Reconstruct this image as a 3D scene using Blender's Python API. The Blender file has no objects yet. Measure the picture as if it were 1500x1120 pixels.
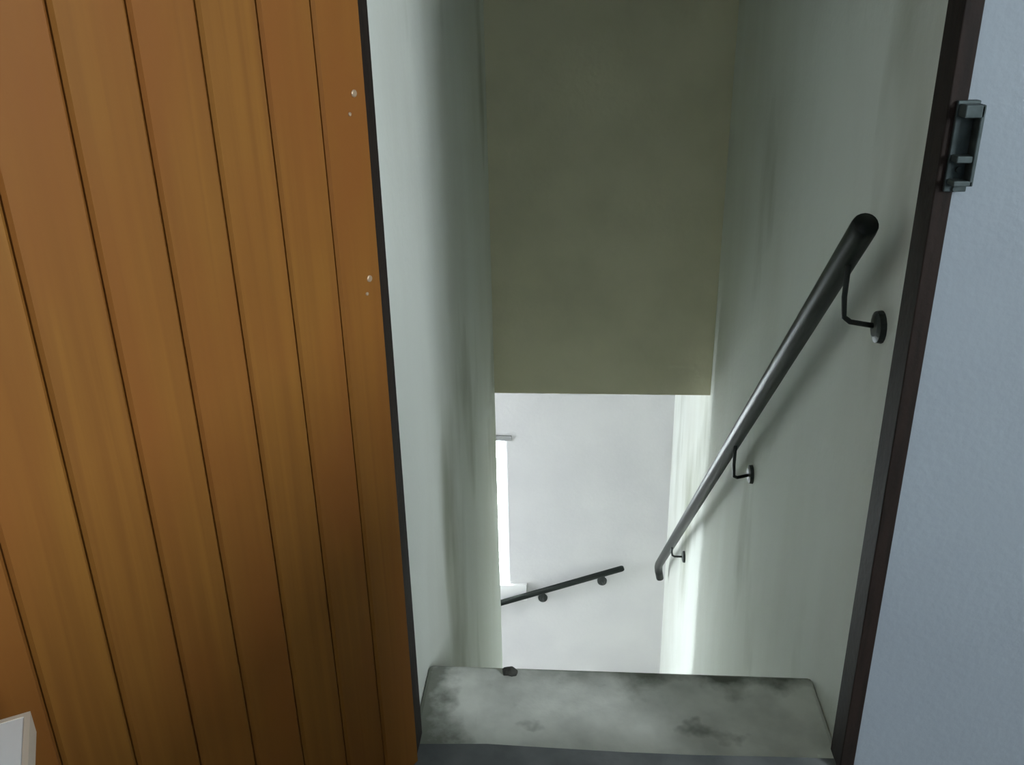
import bpy, bmesh, math, random
from mathutils import Vector, Matrix
random.seed(7)
scene = bpy.context.scene
C = scene.collection

# ------------------------------------------------------------------ camera, world, exposure
CAMZ = 1.42
cam_data = bpy.data.cameras.new('camera'); cam = bpy.data.objects.new('camera', cam_data); C.objects.link(cam)
right = Vector((0.99726, 0.07154, -0.01902)); up = Vector((-0.0102, 0.38729, 0.9219)); fwd = Vector((-0.07332, 0.91918, -0.38696))
m = Matrix((right, up, -fwd)).transposed().to_4x4(); m.translation = (0, 0, CAMZ)
cam.matrix_world = m
cam_data.sensor_width = 36; cam_data.lens = 1300 / 1500 * 36; cam_data.clip_start = 0.02
scene.camera = cam

SKY = (0.88, 0.955, 1.0)
world = bpy.data.worlds.new('overcast_sky'); scene.world = world; world.use_nodes = True
bg = world.node_tree.nodes['Background']
bg.inputs[0].default_value = (*SKY, 1); bg.inputs[1].default_value = 32.0
scene.view_settings.view_transform = 'Standard'; scene.view_settings.look = 'None'
scene.view_settings.gamma = 1; scene.view_settings.use_curve_mapping = False
scene.view_settings.exposure = 0.1
scene.cycles.max_bounces = 12; scene.cycles.diffuse_bounces = 8
scene.cycles.use_denoising = True

def portal(name, loc, rot, sx, sy):
    d = bpy.data.lights.new(name, 'AREA'); d.shape = 'RECTANGLE'; d.size = sx; d.size_y = sy
    d.cycles.is_portal = True
    o = bpy.data.objects.new(name, d); o.location = loc; o.rotation_euler = rot; C.objects.link(o)
    return o

# window openings of the place (x/y/z ranges), used by the walls and by the sampling portals
ROOM_WIN = dict(y=(-2.4, -0.6), z=(1.5, 2.62), x=3.0)              # in the right wall of the upper room
HALL_WIN = dict(y=(3.85, 4.17), z=(-3.6, -0.35), x=-3.4)         # end of the lower passage
SLIT_WIN = dict(x=(-0.80, -0.455), z=(-2.27, -1.15), y=5.15)     # small window in the far wall
portal('window_room_right_offscreen', (3.18, -1.5, 2.06), (math.pi/2, 0, math.pi/2), 1.8, 1.12)
portal('window_passage_left_offscreen', (-3.58, 4.01, -1.975), (math.pi/2, 0, -math.pi/2), 0.32, 3.25)

# ------------------------------------------------------------------ materials
def mat(name, base, rough=0.8, var=None, scale=4.0, stretch=(1, 1, 1), contrast=(0.35, 0.65), bump=0.0, bscale=60, metallic=0.0,
        var2=None, scale2=1.2, range2=(0.55, 0.7), spec=0.5, coat=0.0):
    M = bpy.data.materials.new(name); M.use_nodes = True
    nt = M.node_tree; N = nt.nodes; L = nt.links
    b = N['Principled BSDF']; b.inputs['Roughness'].default_value = rough; b.inputs['Metallic'].default_value = metallic
    b.inputs['Specular IOR Level'].default_value = spec; b.inputs['Coat Weight'].default_value = coat
    b.inputs['Base Color'].default_value = (*base, 1)
    tc = N.new('ShaderNodeTexCoord'); mp = N.new('ShaderNodeMapping'); mp.inputs['Scale'].default_value = stretch
    L.new(tc.outputs['Object'], mp.inputs[0])
    col = None
    if var:
        nz = N.new('ShaderNodeTexNoise'); nz.inputs['Scale'].default_value = scale; nz.inputs['Detail'].default_value = 6
        L.new(mp.outputs[0], nz.inputs['Vector'])
        r = N.new('ShaderNodeValToRGB'); r.color_ramp.elements[0].position, r.color_ramp.elements[1].position = contrast
        r.color_ramp.elements[0].color = (*base, 1); r.color_ramp.elements[1].color = (*var, 1)
        L.new(nz.outputs['Fac'], r.inputs[0]); col = r.outputs[0]
    if var2:
        nz2 = N.new('ShaderNodeTexNoise'); nz2.inputs['Scale'].default_value = scale2; nz2.inputs['Detail'].default_value = 4
        mp2 = N.new('ShaderNodeMapping'); mp2.inputs['Location'].default_value = (3.1, 1.7, 5.3); mp2.inputs['Scale'].default_value = stretch
        L.new(tc.outputs['Object'], mp2.inputs[0]); L.new(mp2.outputs[0], nz2.inputs['Vector'])
        r2 = N.new('ShaderNodeMapRange'); r2.inputs['From Min'].default_value, r2.inputs['From Max'].default_value = range2
        L.new(nz2.outputs['Fac'], r2.inputs['Value'])
        mx = N.new('ShaderNodeMix'); mx.data_type = 'RGBA'
        L.new(r2.outputs[0], mx.inputs['Factor'])
        if col: L.new(col, mx.inputs['A'])
        else: mx.inputs['A'].default_value = (*base, 1)
        mx.inputs['B'].default_value = (*var2, 1); col = mx.outputs['Result']
    if col: L.new(col, b.inputs['Base Color'])
    if bump:
        nb = N.new('ShaderNodeTexNoise'); nb.inputs['Scale'].default_value = bscale; nb.inputs['Detail'].default_value = 5
        L.new(tc.outputs['Object'], nb.inputs['Vector'])
        bp = N.new('ShaderNodeBump'); bp.inputs['Strength'].default_value = bump; bp.inputs['Distance'].default_value = 0.004
        L.new(nb.outputs['Fac'], bp.inputs['Height']); L.new(bp.outputs[0], b.inputs['Normal'])
    return M

M_STAIRWALL = mat('stairwell_plaster', (0.74, 0.77, 0.72), 0.85, (0.66, 0.68, 0.62), 2.5, (1, 1, 0.35), (0.4, 0.7), 0.35, 45,
                  var2=(0.36, 0.38, 0.30), scale2=2.1, range2=(0.55, 0.76))
M_HEADER = mat('header_plaster', (0.76, 0.71, 0.53), 0.9, (0.66, 0.62, 0.46), 3.0, (1, 1, 1), (0.4, 0.7), 0.4, 40)
M_ROOMWALL = mat('room_wall_paint', (0.28, 0.32, 0.355), 0.75, (0.255, 0.29, 0.325), 2.0, (1, 1, 1), (0.4, 0.7), 0.25, 70)
M_LOWWALL = mat('landing_plaster', (0.70, 0.69, 0.69), 0.85, (0.64, 0.63, 0.64), 2.5, (1, 1, 1), (0.4, 0.7), 0.3, 45)
M_CEIL = mat('ceiling_paint', (0.72, 0.72, 0.68), 0.9, (0.68, 0.68, 0.64), 2.0)
M_CONC = mat('worn_concrete', (0.80, 0.81, 0.76), 0.85, (0.56, 0.57, 0.53), 7.0, (1, 1, 1), (0.38, 0.66), 0.6, 35,
             var2=(0.12, 0.13, 0.105), scale2=6.0, range2=(0.60, 0.72))
def add_grime(M, dark):
    # dirt collected along the front rim (uneven, stronger towards the rail side) and in the corner by the left wall
    nt = M.node_tree; N = nt.nodes; L = nt.links; b = N['Principled BSDF']; src = b.inputs['Base Color'].links[0].from_socket
    tc = N.new('ShaderNodeTexCoord'); sp = N.new('ShaderNodeSeparateXYZ'); L.new(tc.outputs['Object'], sp.inputs[0])
    nz = N.new('ShaderNodeTexNoise'); nz.inputs['Scale'].default_value = 9; nz.inputs['Detail'].default_value = 5; L.new(tc.outputs['Object'], nz.inputs['Vector'])
    def mrange(sock, a, b_, c=0.0, d=1.0):
        r = N.new('ShaderNodeMapRange'); r.inputs['From Min'].default_value = a; r.inputs['From Max'].default_value = b_
        r.inputs['To Min'].default_value = c; r.inputs['To Max'].default_value = d; L.new(sock, r.inputs['Value']); return r.outputs[0]
    def math_(op, x, y):
        m_ = N.new('ShaderNodeMath'); m_.operation = op
        for i, v in enumerate((x, y)):
            if isinstance(v, (int, float)): m_.inputs[i].default_value = v
            else: L.new(v, m_.inputs[i])
        return m_.outputs[0]
    wob = mrange(nz.outputs['Fac'], 0.3, 0.7, -0.05, 0.05)
    rim = mrange(math_('ADD', sp.outputs['Y'], wob), 0.385, 0.455)
    rim = math_('MULTIPLY', rim, mrange(sp.outputs['X'], -0.2, 0.25, 0.25, 0.95))
    rim = math_('MULTIPLY', rim, math_('LESS_THAN', sp.outputs['Y'], 0.47))
    cor = mrange(math_('ADD', math_('MULTIPLY', sp.outputs['X'], -1.0), math_('MULTIPLY', wob, 1.4)), 0.28, 0.35, 0.0, 0.85)
    fac = math_('MAXIMUM', rim, cor)
    mx = N.new('ShaderNodeMix'); mx.data_type = 'RGBA'; L.new(fac, mx.inputs['Factor']); L.new(src, mx.inputs['A'])
    mx.inputs['B'].default_value = (*dark, 1); L.new(mx.outputs['Result'], b.inputs['Base Color'])
add_grime(M_CONC, (0.13, 0.14, 0.11))
M_SILL = mat('dark_threshold_stone', (0.16, 0.17, 0.17), 0.8, (0.09, 0.10, 0.10), 8.0, (1, 1, 1), (0.4, 0.65), 0.5, 40)
M_FLOOR = mat('room_floor_lino', (0.15, 0.13, 0.11), 0.6, (0.12, 0.105, 0.09), 5.0)
M_JAMB = mat('dark_brown_stained_wood', (0.022, 0.014, 0.011), 0.7, (0.014, 0.010, 0.008), 14.0, (6, 6, 0.6), (0.4, 0.65), 0.25, 60, spec=0.2)
M_RAIL = mat('black_green_gloss_paint', (0.006, 0.010, 0.008), 0.36, spec=0.28)
M_IRON = mat('dark_painted_iron', (0.016, 0.022, 0.02), 0.45)
M_STEEL = mat('tarnished_steel', (0.075, 0.095, 0.095), 0.55, (0.04, 0.055, 0.055), 40.0, metallic=0.6)
M_BRASS = mat('dull_brass', (0.50, 0.36, 0.24), 0.4, metallic=0.5)
M_WHITE = mat('white_laminate', (0.74, 0.75, 0.75), 0.5)
M_EDGE = mat('beige_edging', (0.60, 0.52, 0.42), 0.5)
M_SILLW = mat('white_gloss_sill_paint', (0.88, 0.88, 0.87), 0.35)
M_FRAMEW = mat('grey_window_paint', (0.30, 0.30, 0.30), 0.6)
M_DEBRIS = mat('dark_grit', (0.035, 0.035, 0.03), 0.9, (0.07, 0.07, 0.06), 60)

def wood_material():
    M = bpy.data.materials.new('varnished_orange_pine'); M.use_nodes = True
    nt = M.node_tree; N = nt.nodes; L = nt.links; b = N['Principled BSDF']
    tc = N.new('ShaderNodeTexCoord'); oi = N.new('ShaderNodeObjectInfo')
    off = N.new('ShaderNodeVectorMath'); off.operation = 'MULTIPLY_ADD'
    L.new(oi.outputs['Random'], off.inputs[0]); off.inputs[1].default_value = (7.3, 3.1, 11.7); L.new(tc.outputs['Object'], off.inputs[2])
    mp = N.new('ShaderNodeMapping'); mp.inputs['Scale'].default_value = (55, 55, 1.3); L.new(off.outputs[0], mp.inputs[0])
    n1 = N.new('ShaderNodeTexNoise'); n1.inputs['Scale'].default_value = 1.0; n1.inputs['Detail'].default_value = 5; n1.inputs['Distortion'].default_value = 0.6
    L.new(mp.outputs[0], n1.inputs['Vector'])
    r = N.new('ShaderNodeValToRGB'); e = r.color_ramp.elements
    e[0].position = 0.30; e[0].color = (0.195, 0.078, 0.015, 1); e[1].position = 0.70; e[1].color = (0.245, 0.106, 0.019, 1)
    L.new(n1.outputs['Fac'], r.inputs[0])
    mp2 = N.new('ShaderNodeMapping'); mp2.inputs['Scale'].default_value = (6, 6, 2.2); L.new(off.outputs[0], mp2.inputs[0])
    n2 = N.new('ShaderNodeTexNoise'); n2.inputs['Scale'].default_value = 1.0; n2.inputs['Detail'].default_value = 3; L.new(mp2.outputs[0], n2.inputs['Vector'])
    mr = N.new('ShaderNodeMapRange'); mr.inputs['From Min'].default_value = 0.42; mr.inputs['From Max'].default_value = 0.68; L.new(n2.outputs['Fac'], mr.inputs['Value'])
    mx = N.new('ShaderNodeMix'); mx.data_type = 'RGBA'; L.new(mr.outputs[0], mx.inputs['Factor'])
    L.new(r.outputs[0], mx.inputs['A']); mx.inputs['B'].default_value = (0.218, 0.080, 0.016, 1)
    L.new(mx.outputs['Result'], b.inputs['Base Color'])
    b.inputs['Roughness'].default_value = 0.5; b.inputs['Specular IOR Level'].default_value = 0.2
    bp = N.new('ShaderNodeBump'); bp.inputs['Strength'].default_value = 0.12; bp.inputs['Distance'].default_value = 0.002
    L.new(n1.outputs['Fac'], bp.inputs['Height']); L.new(bp.outputs[0], b.inputs['Normal'])
    return M
M_WOOD = wood_material()

def glass_material():
    M = bpy.data.materials.new('window_glass'); M.use_nodes = True
    N = M.node_tree.nodes; L = M.node_tree.links; N.remove(N['Principled BSDF'])
    t = N.new('ShaderNodeBsdfTransparent'); t.inputs[0].default_value = (0.95, 0.97, 0.96, 1)
    g = N.new('ShaderNodeBsdfGlossy'); g.inputs['Roughness'].default_value = 0.02
    x = N.new('ShaderNodeMixShader'); x.inputs[0].default_value = 0.05; L.new(t.outputs[0], x.inputs[1]); L.new(g.outputs[0], x.inputs[2])
    L.new(x.outputs[0], N['Material Output'].inputs[0])
    return M
M_GLASS = glass_material()

# ------------------------------------------------------------------ mesh helpers
def add_box(bm, a, b, mtx=None):
    x0, x1 = sorted((a[0], b[0])); y0, y1 = sorted((a[1], b[1])); z0, z1 = sorted((a[2], b[2]))
    v = [bm.verts.new(Vector(p) if mtx is None else mtx @ Vector(p)) for p in
         ((x0, y0, z0), (x1, y0, z0), (x1, y1, z0), (x0, y1, z0), (x0, y0, z1), (x1, y0, z1), (x1, y1, z1), (x0, y1, z1))]
    for f in ((3, 2, 1, 0), (4, 5, 6, 7), (0, 1, 5, 4), (1, 2, 6, 5), (2, 3, 7, 6), (3, 0, 4, 7)):
        bm.faces.new([v[i] for i in f])

def add_tube(bm, pts, r, seg=14, caps=True):
    pts = [Vector(p) for p in pts]; rings = []
    rs = r if isinstance(r, (list, tuple)) else [r] * len(pts)
    ref = Vector((1, 0, 0)) if abs((pts[-1] - pts[0]).normalized().x) < 0.9 else Vector((0, 0, 1))
    for i, p in enumerate(pts):
        t = ((pts[min(i + 1, len(pts) - 1)] - p).normalized() + (p - pts[max(i - 1, 0)]).normalized()).normalized()
        u = (ref - t * ref.dot(t)).normalized(); w = t.cross(u)
        rings.append([bm.verts.new(p + (u * math.cos(2 * math.pi * k / seg) + w * math.sin(2 * math.pi * k / seg)) * rs[i]) for k in range(seg)])
    for a, b in zip(rings, rings[1:]):
        for k in range(seg):
            bm.faces.new((a[k], a[(k + 1) % seg], b[(k + 1) % seg], b[k]))
    if caps:
        bm.faces.new(rings[0][::-1]); bm.faces.new(rings[-1])

def add_prism(bm, poly, z0, z1):
    lo = [bm.verts.new((x, y, z0)) for x, y in poly]; hi = [bm.verts.new((x, y, z1)) for x, y in poly]
    n = len(poly)
    bm.faces.new(lo[::-1]); bm.faces.new(hi)
    for i in range(n): bm.faces.new((lo[i], lo[(i + 1) % n], hi[(i + 1) % n], hi[i]))

def obj(name, bm, material, parent=None, bevel=0.0, smooth=False, kind=None, segs=2):
    bmesh.ops.recalc_face_normals(bm, faces=bm.faces[:])
    if bevel:
        bmesh.ops.bevel(bm, geom=bm.edges[:], offset=bevel, segments=segs, affect='EDGES', profile=0.5)
    me = bpy.data.meshes.new(name); bm.to_mesh(me); bm.free()
    if smooth:
        for p in me.polygons: p.use_smooth = True
    me.materials.append(material)
    o = bpy.data.objects.new(name, me); C.objects.link(o)
    if parent: o.parent = parent
    if kind: o['kind'] = kind
    return o

def boxes(name, lst, material, parent=None, kind=None, bevel=0.0):
    bm = bmesh.new()
    for a, b in lst: add_box(bm, a, b)
    return obj(name, bm, material, parent, bevel, kind=kind)

def empty(name, loc=(0, 0, 0), rz=0, kind=None):
    o = bpy.data.objects.new(name, None); C.objects.link(o); o.location = loc; o.rotation_euler = (0, 0, rz)
    o.empty_display_size = 0.1
    if kind: o['kind'] = kind
    return o

def tag(o, label, cat=None, group=None):
    o['label'] = label
    if cat: o['category'] = cat
    if group: o['group'] = group
    return o

# ------------------------------------------------------------------ measures
XL, XR = -0.386, 0.612            # stairwell side walls
Y_FRONT, Y_BACKF = 1.385, 1.46    # doorway wall faces
Y_SILL = 1.41                     # edge of the upper floor
Y_EDGE = 1.8665                   # front edge of the visible top step
Y_HEAD, Z_HEAD = 3.803, -0.235    # hanging wall over the lower flight
Y_FAR = 5.15
ZB, ZT = -5.6, 2.65
RX0, RX1, RY0 = -2.2, 3.0, -2.9   # the upper room
T = 0.2

# ------------------------------------------------------------------ setting: upper room
tag(boxes('floor', [((RX0 - T, RY0 - T, -0.3), (RX1 + T, Y_SILL - 0.03, 0.0))], M_FLOOR, kind='structure'), 'brown floor of the room above the stairs')
tag(boxes('ceiling', [((RX0 - T, RY0 - T, ZT), (RX1 + T, Y_HEAD + 0.3, ZT + T))], M_CEIL, kind='structure'), 'pale ceiling over room and stairwell')
JL, JR = -0.3226, 0.5293          # inner faces of the door frame
LW = 0.027                        # visible width of the frame on the room side
DH = 2.03
tag(boxes('wall_front', [((RX0 - T, Y_FRONT, -0.3), (JL - LW, Y_BACKF, ZT)), ((JR + LW, Y_FRONT, -0.3), (RX1 + T, Y_BACKF, ZT)),
                     ((JL - LW, Y_FRONT, DH + LW), (JR + LW, Y_BACKF, ZT))], M_ROOMWALL, kind='structure'), 'bluish white wall around the doorway')
tag(boxes('wall_left', [((RX0 - T, RY0 - T, -0.3), (RX0, Y_BACKF, ZT))], M_ROOMWALL, kind='structure'), 'pale left wall of the upper room')
(wy0, wy1), (wz0, wz1) = ROOM_WIN['y'], ROOM_WIN['z']
tag(boxes('wall_right', [((RX1, RY0 - T, -0.3), (RX1 + T, wy0, ZT)), ((RX1, wy1, -0.3), (RX1 + T, Y_BACKF, ZT)),
                     ((RX1, wy0, -0.3), (RX1 + T, wy1, wz0)), ((RX1, wy0, wz1), (RX1 + T, wy1, ZT))], M_ROOMWALL, kind='structure'), 'pale right wall of the upper room with window opening')
tag(boxes('wall_back', [((RX0, RY0 - T, -0.3), (RX1, RY0, ZT))], M_ROOMWALL, kind='structure'), 'pale back wall of the upper room')

tag(boxes('wall_shade_blocker', [((0.62, -0.45, 0.0), (0.74, 0.66, 1.12))], M_ROOMWALL, kind='structure'), 'unseen low wall added to shade the lower part of the door')  # made-up wall out of view, added so its shadow darkens the lower door
# ------------------------------------------------------------------ setting: stairwell
tag(boxes('wall_stairwell_left', [((XL - T, Y_BACKF, ZB), (XL, Y_HEAD, ZT))], M_STAIRWALL, kind='structure'), 'worn plaster wall on the door side of the stairs')
tag(boxes('wall_landing_right', [((XR, Y_HEAD, ZB), (XR + T, Y_FAR + T, 0))], M_STAIRWALL, kind='structure'), 'brightly lit strip of wall where the long handrail ends')
tag(boxes('wall_stairwell_right', [((XR, Y_BACKF, ZB), (XR + T, Y_HEAD, ZT))], M_STAIRWALL, kind='structure'), 'stained plaster wall carrying the long handrail')
tag(boxes('wall_header', [((XL - T, Y_HEAD, Z_HEAD), (XR, Y_HEAD + 0.3, ZT))], M_HEADER, kind='structure'), 'olive grey wall hanging above the lower stair opening')
(sx0, sx1), (sz0, sz1) = SLIT_WIN['x'], SLIT_WIN['z']
XE = -3.4
tag(boxes('wall_landing_far', [((XE - T, Y_FAR, ZB), (sx0, Y_FAR + T, 0)), ((sx1, Y_FAR, ZB), (XR, Y_FAR + T, 0)),
                           ((sx0, Y_FAR, ZB), (sx1, Y_FAR + T, sz0)), ((sx0, Y_FAR, sz1), (sx1, Y_FAR + T, 0))], M_LOWWALL, kind='structure'), 'pale wall at the turn of the stairs with short handrail')
tag(boxes('wall_passage_front', [((XE - T, Y_HEAD - T, ZB), (XL - T, Y_HEAD, 0))], M_LOWWALL, kind='structure'), 'pale wall of the lower passage')
(hy0, hy1), (hz0, hz1) = HALL_WIN['y'], HALL_WIN['z']
tag(boxes('wall_passage_end', [((XE - T, Y_HEAD, ZB), (XE, hy0, 0)), ((XE - T, hy1, ZB), (XE, Y_FAR, 0)),
                           ((XE - T, hy0, ZB), (XE, hy1, hz0)), ((XE - T, hy0, hz1), (XE, hy1, 0))], M_LOWWALL, kind='structure'), 'pale end wall of the lower passage with tall window opening')
tag(boxes('ceiling_passage', [((XE - T, Y_HEAD + 0.3, Z_HEAD), (XR, Y_FAR, 0.0)), ((XE - T, Y_HEAD, Z_HEAD), (XL - T, Y_HEAD + 0.3, 0.0))], M_LOWWALL, kind='structure'), 'low pale ceiling over the turn of the stairs')
tag(boxes('floor_passage', [((XE - T, Y_HEAD - T, ZB - T), (XR + T, Y_FAR + T, ZB))], M_CONC, kind='structure'), 'concrete floor at the foot of the stairs')

# threshold under the door frame
bm = bmesh.new(); add_box(bm, (JL, 1.30, -0.12), (JR, Y_SILL, 0.004)); bmesh.ops.subdivide_edges(bm, edges=bm.edges[:], cuts=5, use_grid_fill=True)
for v in bm.verts:
    if v.co.y > Y_SILL - 1e-4: v.co.y += random.uniform(-0.006, 0.004)
tag(obj('trim_1', bm, M_SILL, kind='structure'), 'dark worn stone threshold at the head of the stairs')

# staircase: every step its own piece
stairs = empty('staircase', (0, Y_SILL, -0.18), kind='structure'); tag(stairs, 'worn grey concrete staircase going down and turning left')
def step(poly, z, depth=0.5, bevel=0.012, wear=False):
    bm = bmesh.new(); add_prism(bm, [(x, y - Y_SILL) for x, y in poly], z + 0.18 - depth, z + 0.18)
    o = obj('step', bm, M_CONC, stairs, bevel)
    return o
RISE, N_STR = 0.222, 11
GO = (Y_HEAD + 0.02 - Y_EDGE) / (N_STR - 1)
Z1 = -0.18
prev = Y_SILL - 0.03
for k in range(N_STR):
    e = Y_EDGE + GO * k
    step([(XL, prev), (XR, prev), (XR, e), (XL, e)], Z1 - RISE * k)
    prev = e - 0.02
zc = Z1 - RISE * N_STR
px, py = XL, prev
W, Dp = XR - px, Y_FAR - py
def edge_pt(deg):
    a = math.radians(deg); dx, dy = math.cos(a), math.sin(a)
    s = min(W / dx if dx > 1e-6 else 9, Dp / dy if dy > 1e-6 else 9)
    return (px + dx * s, py + dy * s)
angs = [0, 22.5, 45, 67.5, 90]; corner = math.degrees(math.atan2(Dp, W))
for a0, a1 in zip(angs, angs[1:]):
    poly = [(px, py), edge_pt(a0)]
    if a0 < corner < a1: poly.append((XR, Y_FAR))
    poly.append(edge_pt(a1))
    step(poly, zc, 0.5, 0.006); zc -= RISE
x = XL
for k in range(3):
    step([(x - 0.25, Y_HEAD), (x, Y_HEAD), (x, Y_FAR), (x - 0.25, Y_FAR)], zc, 0.5, 0.006); zc -= RISE; x -= 0.24

# ------------------------------------------------------------------ door frame (trim) with lock keep
frame = empty('trim_2', (JR, Y_FRONT, 0), kind='structure'); tag(frame, 'dark brown wooden door frame with a metal lock keep')
fy0, fy1 = 1.375 - Y_FRONT, 1.44 - Y_FRONT
def fbox(name, a, b, mt, parent=frame, bevel=0.002, rel=(JR, 0, 0)):
    bm = bmesh.new(); add_box(bm, (a[0] - JR, a[1], a[2]), (b[0] - JR, b[1], b[2])); return obj(name, bm, mt, parent, bevel)
fbox('jamb', (JR, fy0, 0), (JR + LW, fy1, DH + LW), M_JAMB)
fbox('jamb', (JL - LW, fy0, 0), (JL, fy1, DH + LW), M_JAMB)
fbox('head_jamb', (JL, fy0, DH), (JR, fy1, DH + LW), M_JAMB)
# lock keep screwed to the room side of the right jamb: a box with an open mouth
keep = empty('lock_keep', (0, 0, 0)); keep.parent = frame; tag(keep, 'tarnished steel lock keep')
kz0, kz1 = CAMZ - 0.262, CAMZ - 0.132
def kbox(name, a, b, mt=M_STEEL):
    bm = bmesh.new(); add_box(bm, (a[0] - JR, a[1] - Y_FRONT, a[2]), (b[0] - JR, b[1] - Y_FRONT, b[2])); return obj(name, bm, mt, keep, 0.0015)
kbox('back_plate', (0.540, 1.369, kz0), (0.5725, 1.385, kz1))
kbox('side_lip', (0.565, 1.345, kz0 + 0.012), (0.571, 1.372, kz1 - 0.004))
kbox('top_lip', (0.543, 1.345, kz1 - 0.022), (0.570, 1.372, kz1 - 0.004))
kbox('middle_lip', (0.543, 1.347, kz0 + 0.045), (0.570, 1.372, kz0 + 0.055))
kbox('bottom_lip', (0.543, 1.345, kz0 + 0.012), (0.570, 1.372, kz0 + 0.020))
for zz in (kz0 + 0.005, kz0 + 0.033):
    bm = bmesh.new(); add_tube(bm, [(0.556 - JR, 1.3695 - Y_FRONT, zz), (0.556 - JR, 1.3655 - Y_FRONT, zz)], 0.0045, 10); obj('screw', bm, M_STEEL, keep)

# ------------------------------------------------------------------ plank door, swung 122 degrees open into the room
A = math.radians(32)
HX, HY = -0.3145, 1.36
door = empty('door_1', (HX, HY, 0), kind='structure'); tag(door, 'varnished orange brown plank door swung open into the room')
door.rotation_euler = (0, 0, math.atan2(-math.cos(A), -math.sin(A)))   # local +x runs along the door away from the hinge, local +y faces the stairs
NP, PW = 9, 0.0914
ZD0, ZD1 = 0.008, 2.0
def plank_mesh():
    bm = bmesh.new(); g, c = 0.0012, 0.0042
    pts = [(g, -0.010), (g, -c), (g + c, 0.0), (PW - g - c, 0.0), (PW - g, -c), (PW - g, -0.010)]
    lo = [bm.verts.new((x, y, ZD0)) for x, y in pts]; hi = [bm.verts.new((x, y, ZD1)) for x, y in pts]
    bm.faces.new(lo[::-1]); bm.faces.new(hi)
    for i in range(6): bm.faces.new((lo[i], lo[(i + 1) % 6], hi[(i + 1) % 6], hi[i]))
    return bm
p0 = obj('plank', plank_mesh(), M_WOOD, door)
for k in range(1, NP):
    c = p0.copy(); C.objects.link(c); c.parent = door; c.location = (PW * k, 0, 0)
bm = bmesh.new(); add_box(bm, (0.001, -0.034, ZD0), (NP * PW - 0.001, -0.0095, ZD1)); obj('backing_board', bm, M_WOOD, door)
for xx, zz in ((0.028, CAMZ - 0.108), (0.040, CAMZ - 0.136), (0.028, CAMZ - 0.387), (0.036, CAMZ - 0.41)):
    big = zz in (CAMZ - 0.108, CAMZ - 0.387)
    bm = bmesh.new(); add_tube(bm, [(xx, -0.002, zz), (xx, 0.0012, zz), (xx, 0.0022, zz)], [0.0055, 0.0055, 0.004] if big else [0.003, 0.003, 0.002], 12)
    obj('screw', bm, M_BRASS, door)
for zz in (0.25, CAMZ - 0.25, 1.80):
    bm = bmesh.new(); add_tube(bm, [(-0.004, -0.030, zz - 0.045), (-0.004, -0.030, zz + 0.045)], 0.006, 10); obj('hinge', bm, M_JAMB, door)

# ------------------------------------------------------------------ window in the far wall (a sliver shows past the stairwell corner)
win = empty('window_1', ((sx0 + sx1) / 2, Y_FAR, sz0), kind='structure'); tag(win, 'small bright window in the wall at the turn of the stairs')
def wbox(name, a, b, mt, bevel=0.003):
    ox, oy, oz = win.location; bm = bmesh.new(); add_box(bm, (a[0] - ox, a[1] - oy, a[2] - oz), (b[0] - ox, b[1] - oy, b[2] - oz)); return obj(name, bm, mt, win, bevel)
wbox('window_head', (sx0 - 0.03, Y_FAR - 0.014, sz1 - 0.005), (sx1 + 0.035, Y_FAR + 0.05, sz1 + 0.03), M_FRAMEW)
wbox('window_sill', (sx0 - 0.06, Y_FAR - 0.03, sz0 - 0.12), (sx1 + 0.12, Y_FAR + 0.19, sz0 + 0.006), M_SILLW)
for xa in (sx0, sx1 - 0.025): wbox('window_stile', (xa, Y_FAR + 0.12, sz0), (xa + 0.025, Y_FAR + 0.16, sz1), M_WHITE)
for za in (sz1 - 0.035,): wbox('window_rail', (sx0 + 0.025, Y_FAR + 0.12, za), (sx1 - 0.025, Y_FAR + 0.16, za + 0.035), M_WHITE)
wbox('pane', (sx0 + 0.025, Y_FAR + 0.138, sz0), (sx1 - 0.025, Y_FAR + 0.142, sz1 - 0.035), M_GLASS, 0)

# ------------------------------------------------------------------ handrails
def rail_z(y): return CAMZ - 0.39 - (y - 1.70) * 0.921
XRAIL = XR - 0.075
rail = empty('handrail', (XR, 1.70, rail_z(1.70))); tag(rail, 'long black handrail on iron brackets descending the stained stairwell wall', 'handrail', )
O = Vector(rail.location)
def rel(p): return Vector(p) - O
bm = bmesh.new()
RR = 0.0255
ye = 4.86
path = [(XRAIL, 1.690, rail_z(1.690)), (XRAIL, 1.694, rail_z(1.694)), (XRAIL, 1.703, rail_z(1.703))]
path += [(XRAIL, y, rail_z(y)) for y in [1.72 + (ye - 1.72) * i / 12 for i in range(13)]]
path += [(XRAIL + 0.002, ye + 0.05, rail_z(ye) - 0.055), (XRAIL + 0.008, ye + 0.08, rail_z(ye) - 0.11), (XRAIL + 0.02, ye + 0.085, rail_z(ye) - 0.17)]
rad = [RR * 0.86, RR * 0.96, RR] + [RR] * 13 + [RR, RR, RR * 0.95]
add_tube(bm, [rel(p) for p in path], rad, 20); obj('rail', bm, M_RAIL, rail, smooth=True)
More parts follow.
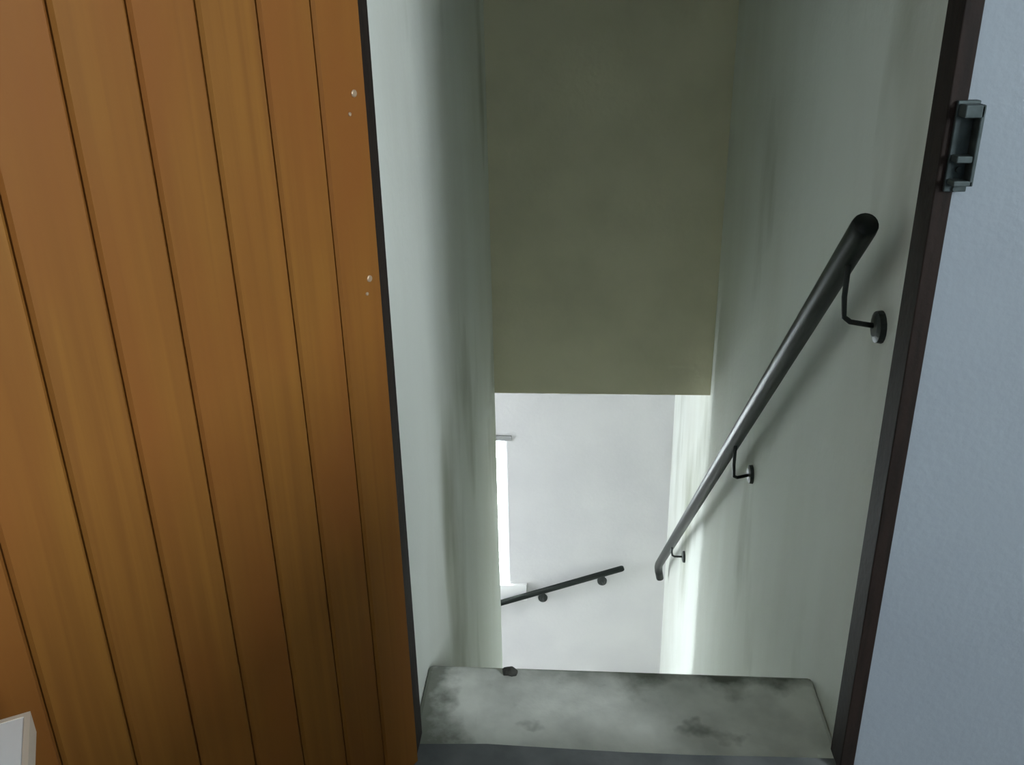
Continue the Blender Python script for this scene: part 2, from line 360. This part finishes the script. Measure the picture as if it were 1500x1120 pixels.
def bracket(parent, rp, wp, normal, org, drop):
    """bent rod from the rail underside rp to the wall point wp, with a round wall plate"""
    bm = bmesh.new(); n = Vector(normal)
    elbow = Vector((rp[0], rp[1], rp[2] - drop)); wp = Vector(wp)
    mid = elbow + (wp - elbow) * 0.22
    pts = [Vector(rp), Vector(rp) - Vector((0, 0, drop * 0.6)), elbow * 0.75 + Vector(rp) * 0.0 + mid * 0.25 + Vector((0, 0, 0.008)), mid, wp]
    add_tube(bm, [p - org for p in pts], 0.0058, 10)
    b = obj('bracket', bm, M_IRON, parent, smooth=True)
    bm = bmesh.new(); q = wp - org
    add_tube(bm, [q + n * 0.016, q + n * 0.012, q - n * 0.002], [0.020, 0.032, 0.034], 18); obj('wall_plate', bm, M_IRON, b)
for yr, yw, dz in ((1.765, 1.745, 0.155), (2.735, 2.78, 0.165), (4.26, 4.27, 0.10)):
    rp = (XRAIL, yr, rail_z(yr) - RR * 0.9); wp = (XR, yw, rail_z(yr) - dz)
    bracket(rail, rp, wp, (-1, 0, 0), O, dz - 0.03)

ya = Y_FAR - 0.06
def frz(x): return CAMZ - 3.499 - (0.319 - x) * 0.374
rail2 = empty('handrail', (0.319, Y_FAR, frz(0.319))); tag(rail2, 'short black handrail on the pale wall at the turn of the stairs', 'handrail')
O2 = Vector(rail2.location)
bm = bmesh.new(); xs = [0.327, 0.320, 0.31] + [0.30 - i * 0.1 for i in range(16)]
add_tube(bm, [Vector((x, ya, frz(x))) - O2 for x in xs], [0.013, 0.019, 0.021] + [0.021] * 16, 16); obj('rail', bm, M_RAIL, rail2, smooth=True)
for xb in (0.195, -0.215, -0.9):
    bracket(rail2, (xb, ya, frz(xb) - 0.018), (xb - 0.01, Y_FAR, frz(xb) - 0.10), (0, -1, 0), O2, 0.075)

# ------------------------------------------------------------------ white table whose corner shows before the door
e1 = Vector((0.49, -0.872, 0)); e2 = Vector((-0.872, -0.49, 0))
TH = CAMZ - 0.70
corner_pt = Vector((-0.595, 0.718, 0))
table = empty('side_table', corner_pt); tag(table, 'white rectangular table with beige edging beside the open plank door', 'table')
mt = Matrix((e1, e2, Vector((0, 0, 1)))).transposed().to_4x4()
TL, TW = 0.60, 0.42
bm = bmesh.new(); add_box(bm, (0.006, 0.006, TH - 0.028), (TL - 0.006, TW - 0.006, TH), mt); obj('tabletop', bm, M_WHITE, table)
for a, b in (((0, 0), (0.006, TW)), ((TL - 0.006, 0), (TL, TW)), ((0.006, 0), (TL - 0.006, 0.006)), ((0.006, TW - 0.006), (TL - 0.006, TW))):
    bm = bmesh.new(); add_box(bm, (a[0], a[1], TH - 0.029), (b[0], b[1], TH + 0.0008), mt); obj('edging', bm, M_EDGE, table)
for a, b in ((0.03, 0.03), (TL - 0.07, 0.03), (0.03, TW - 0.07), (TL - 0.07, TW - 0.07)):
    bm = bmesh.new(); add_box(bm, (a, b, 0), (a + 0.04, b + 0.04, TH - 0.028), mt); obj('leg', bm, M_WHITE, table, 0.003)

# ------------------------------------------------------------------ grit on the top step
def chip(loc, s, label):
    bm = bmesh.new(); bmesh.ops.create_icosphere(bm, subdivisions=2, radius=1)
    for v in bm.verts:
        v.co *= random.uniform(0.8, 1.1); v.co = Vector((v.co.x * s[0], v.co.y * s[1], max(v.co.z, -0.6) * s[2]))
    o = obj('stone_chip', bm, M_DEBRIS); o.location = (loc[0], loc[1], loc[2] + 0.6 * s[2] - 0.001)
    tag(o, label, 'stone')
chip((-0.168, Y_EDGE - 0.028, Z1), (0.022, 0.014, 0.014), 'dark stone chip lying on the rim of the top step')
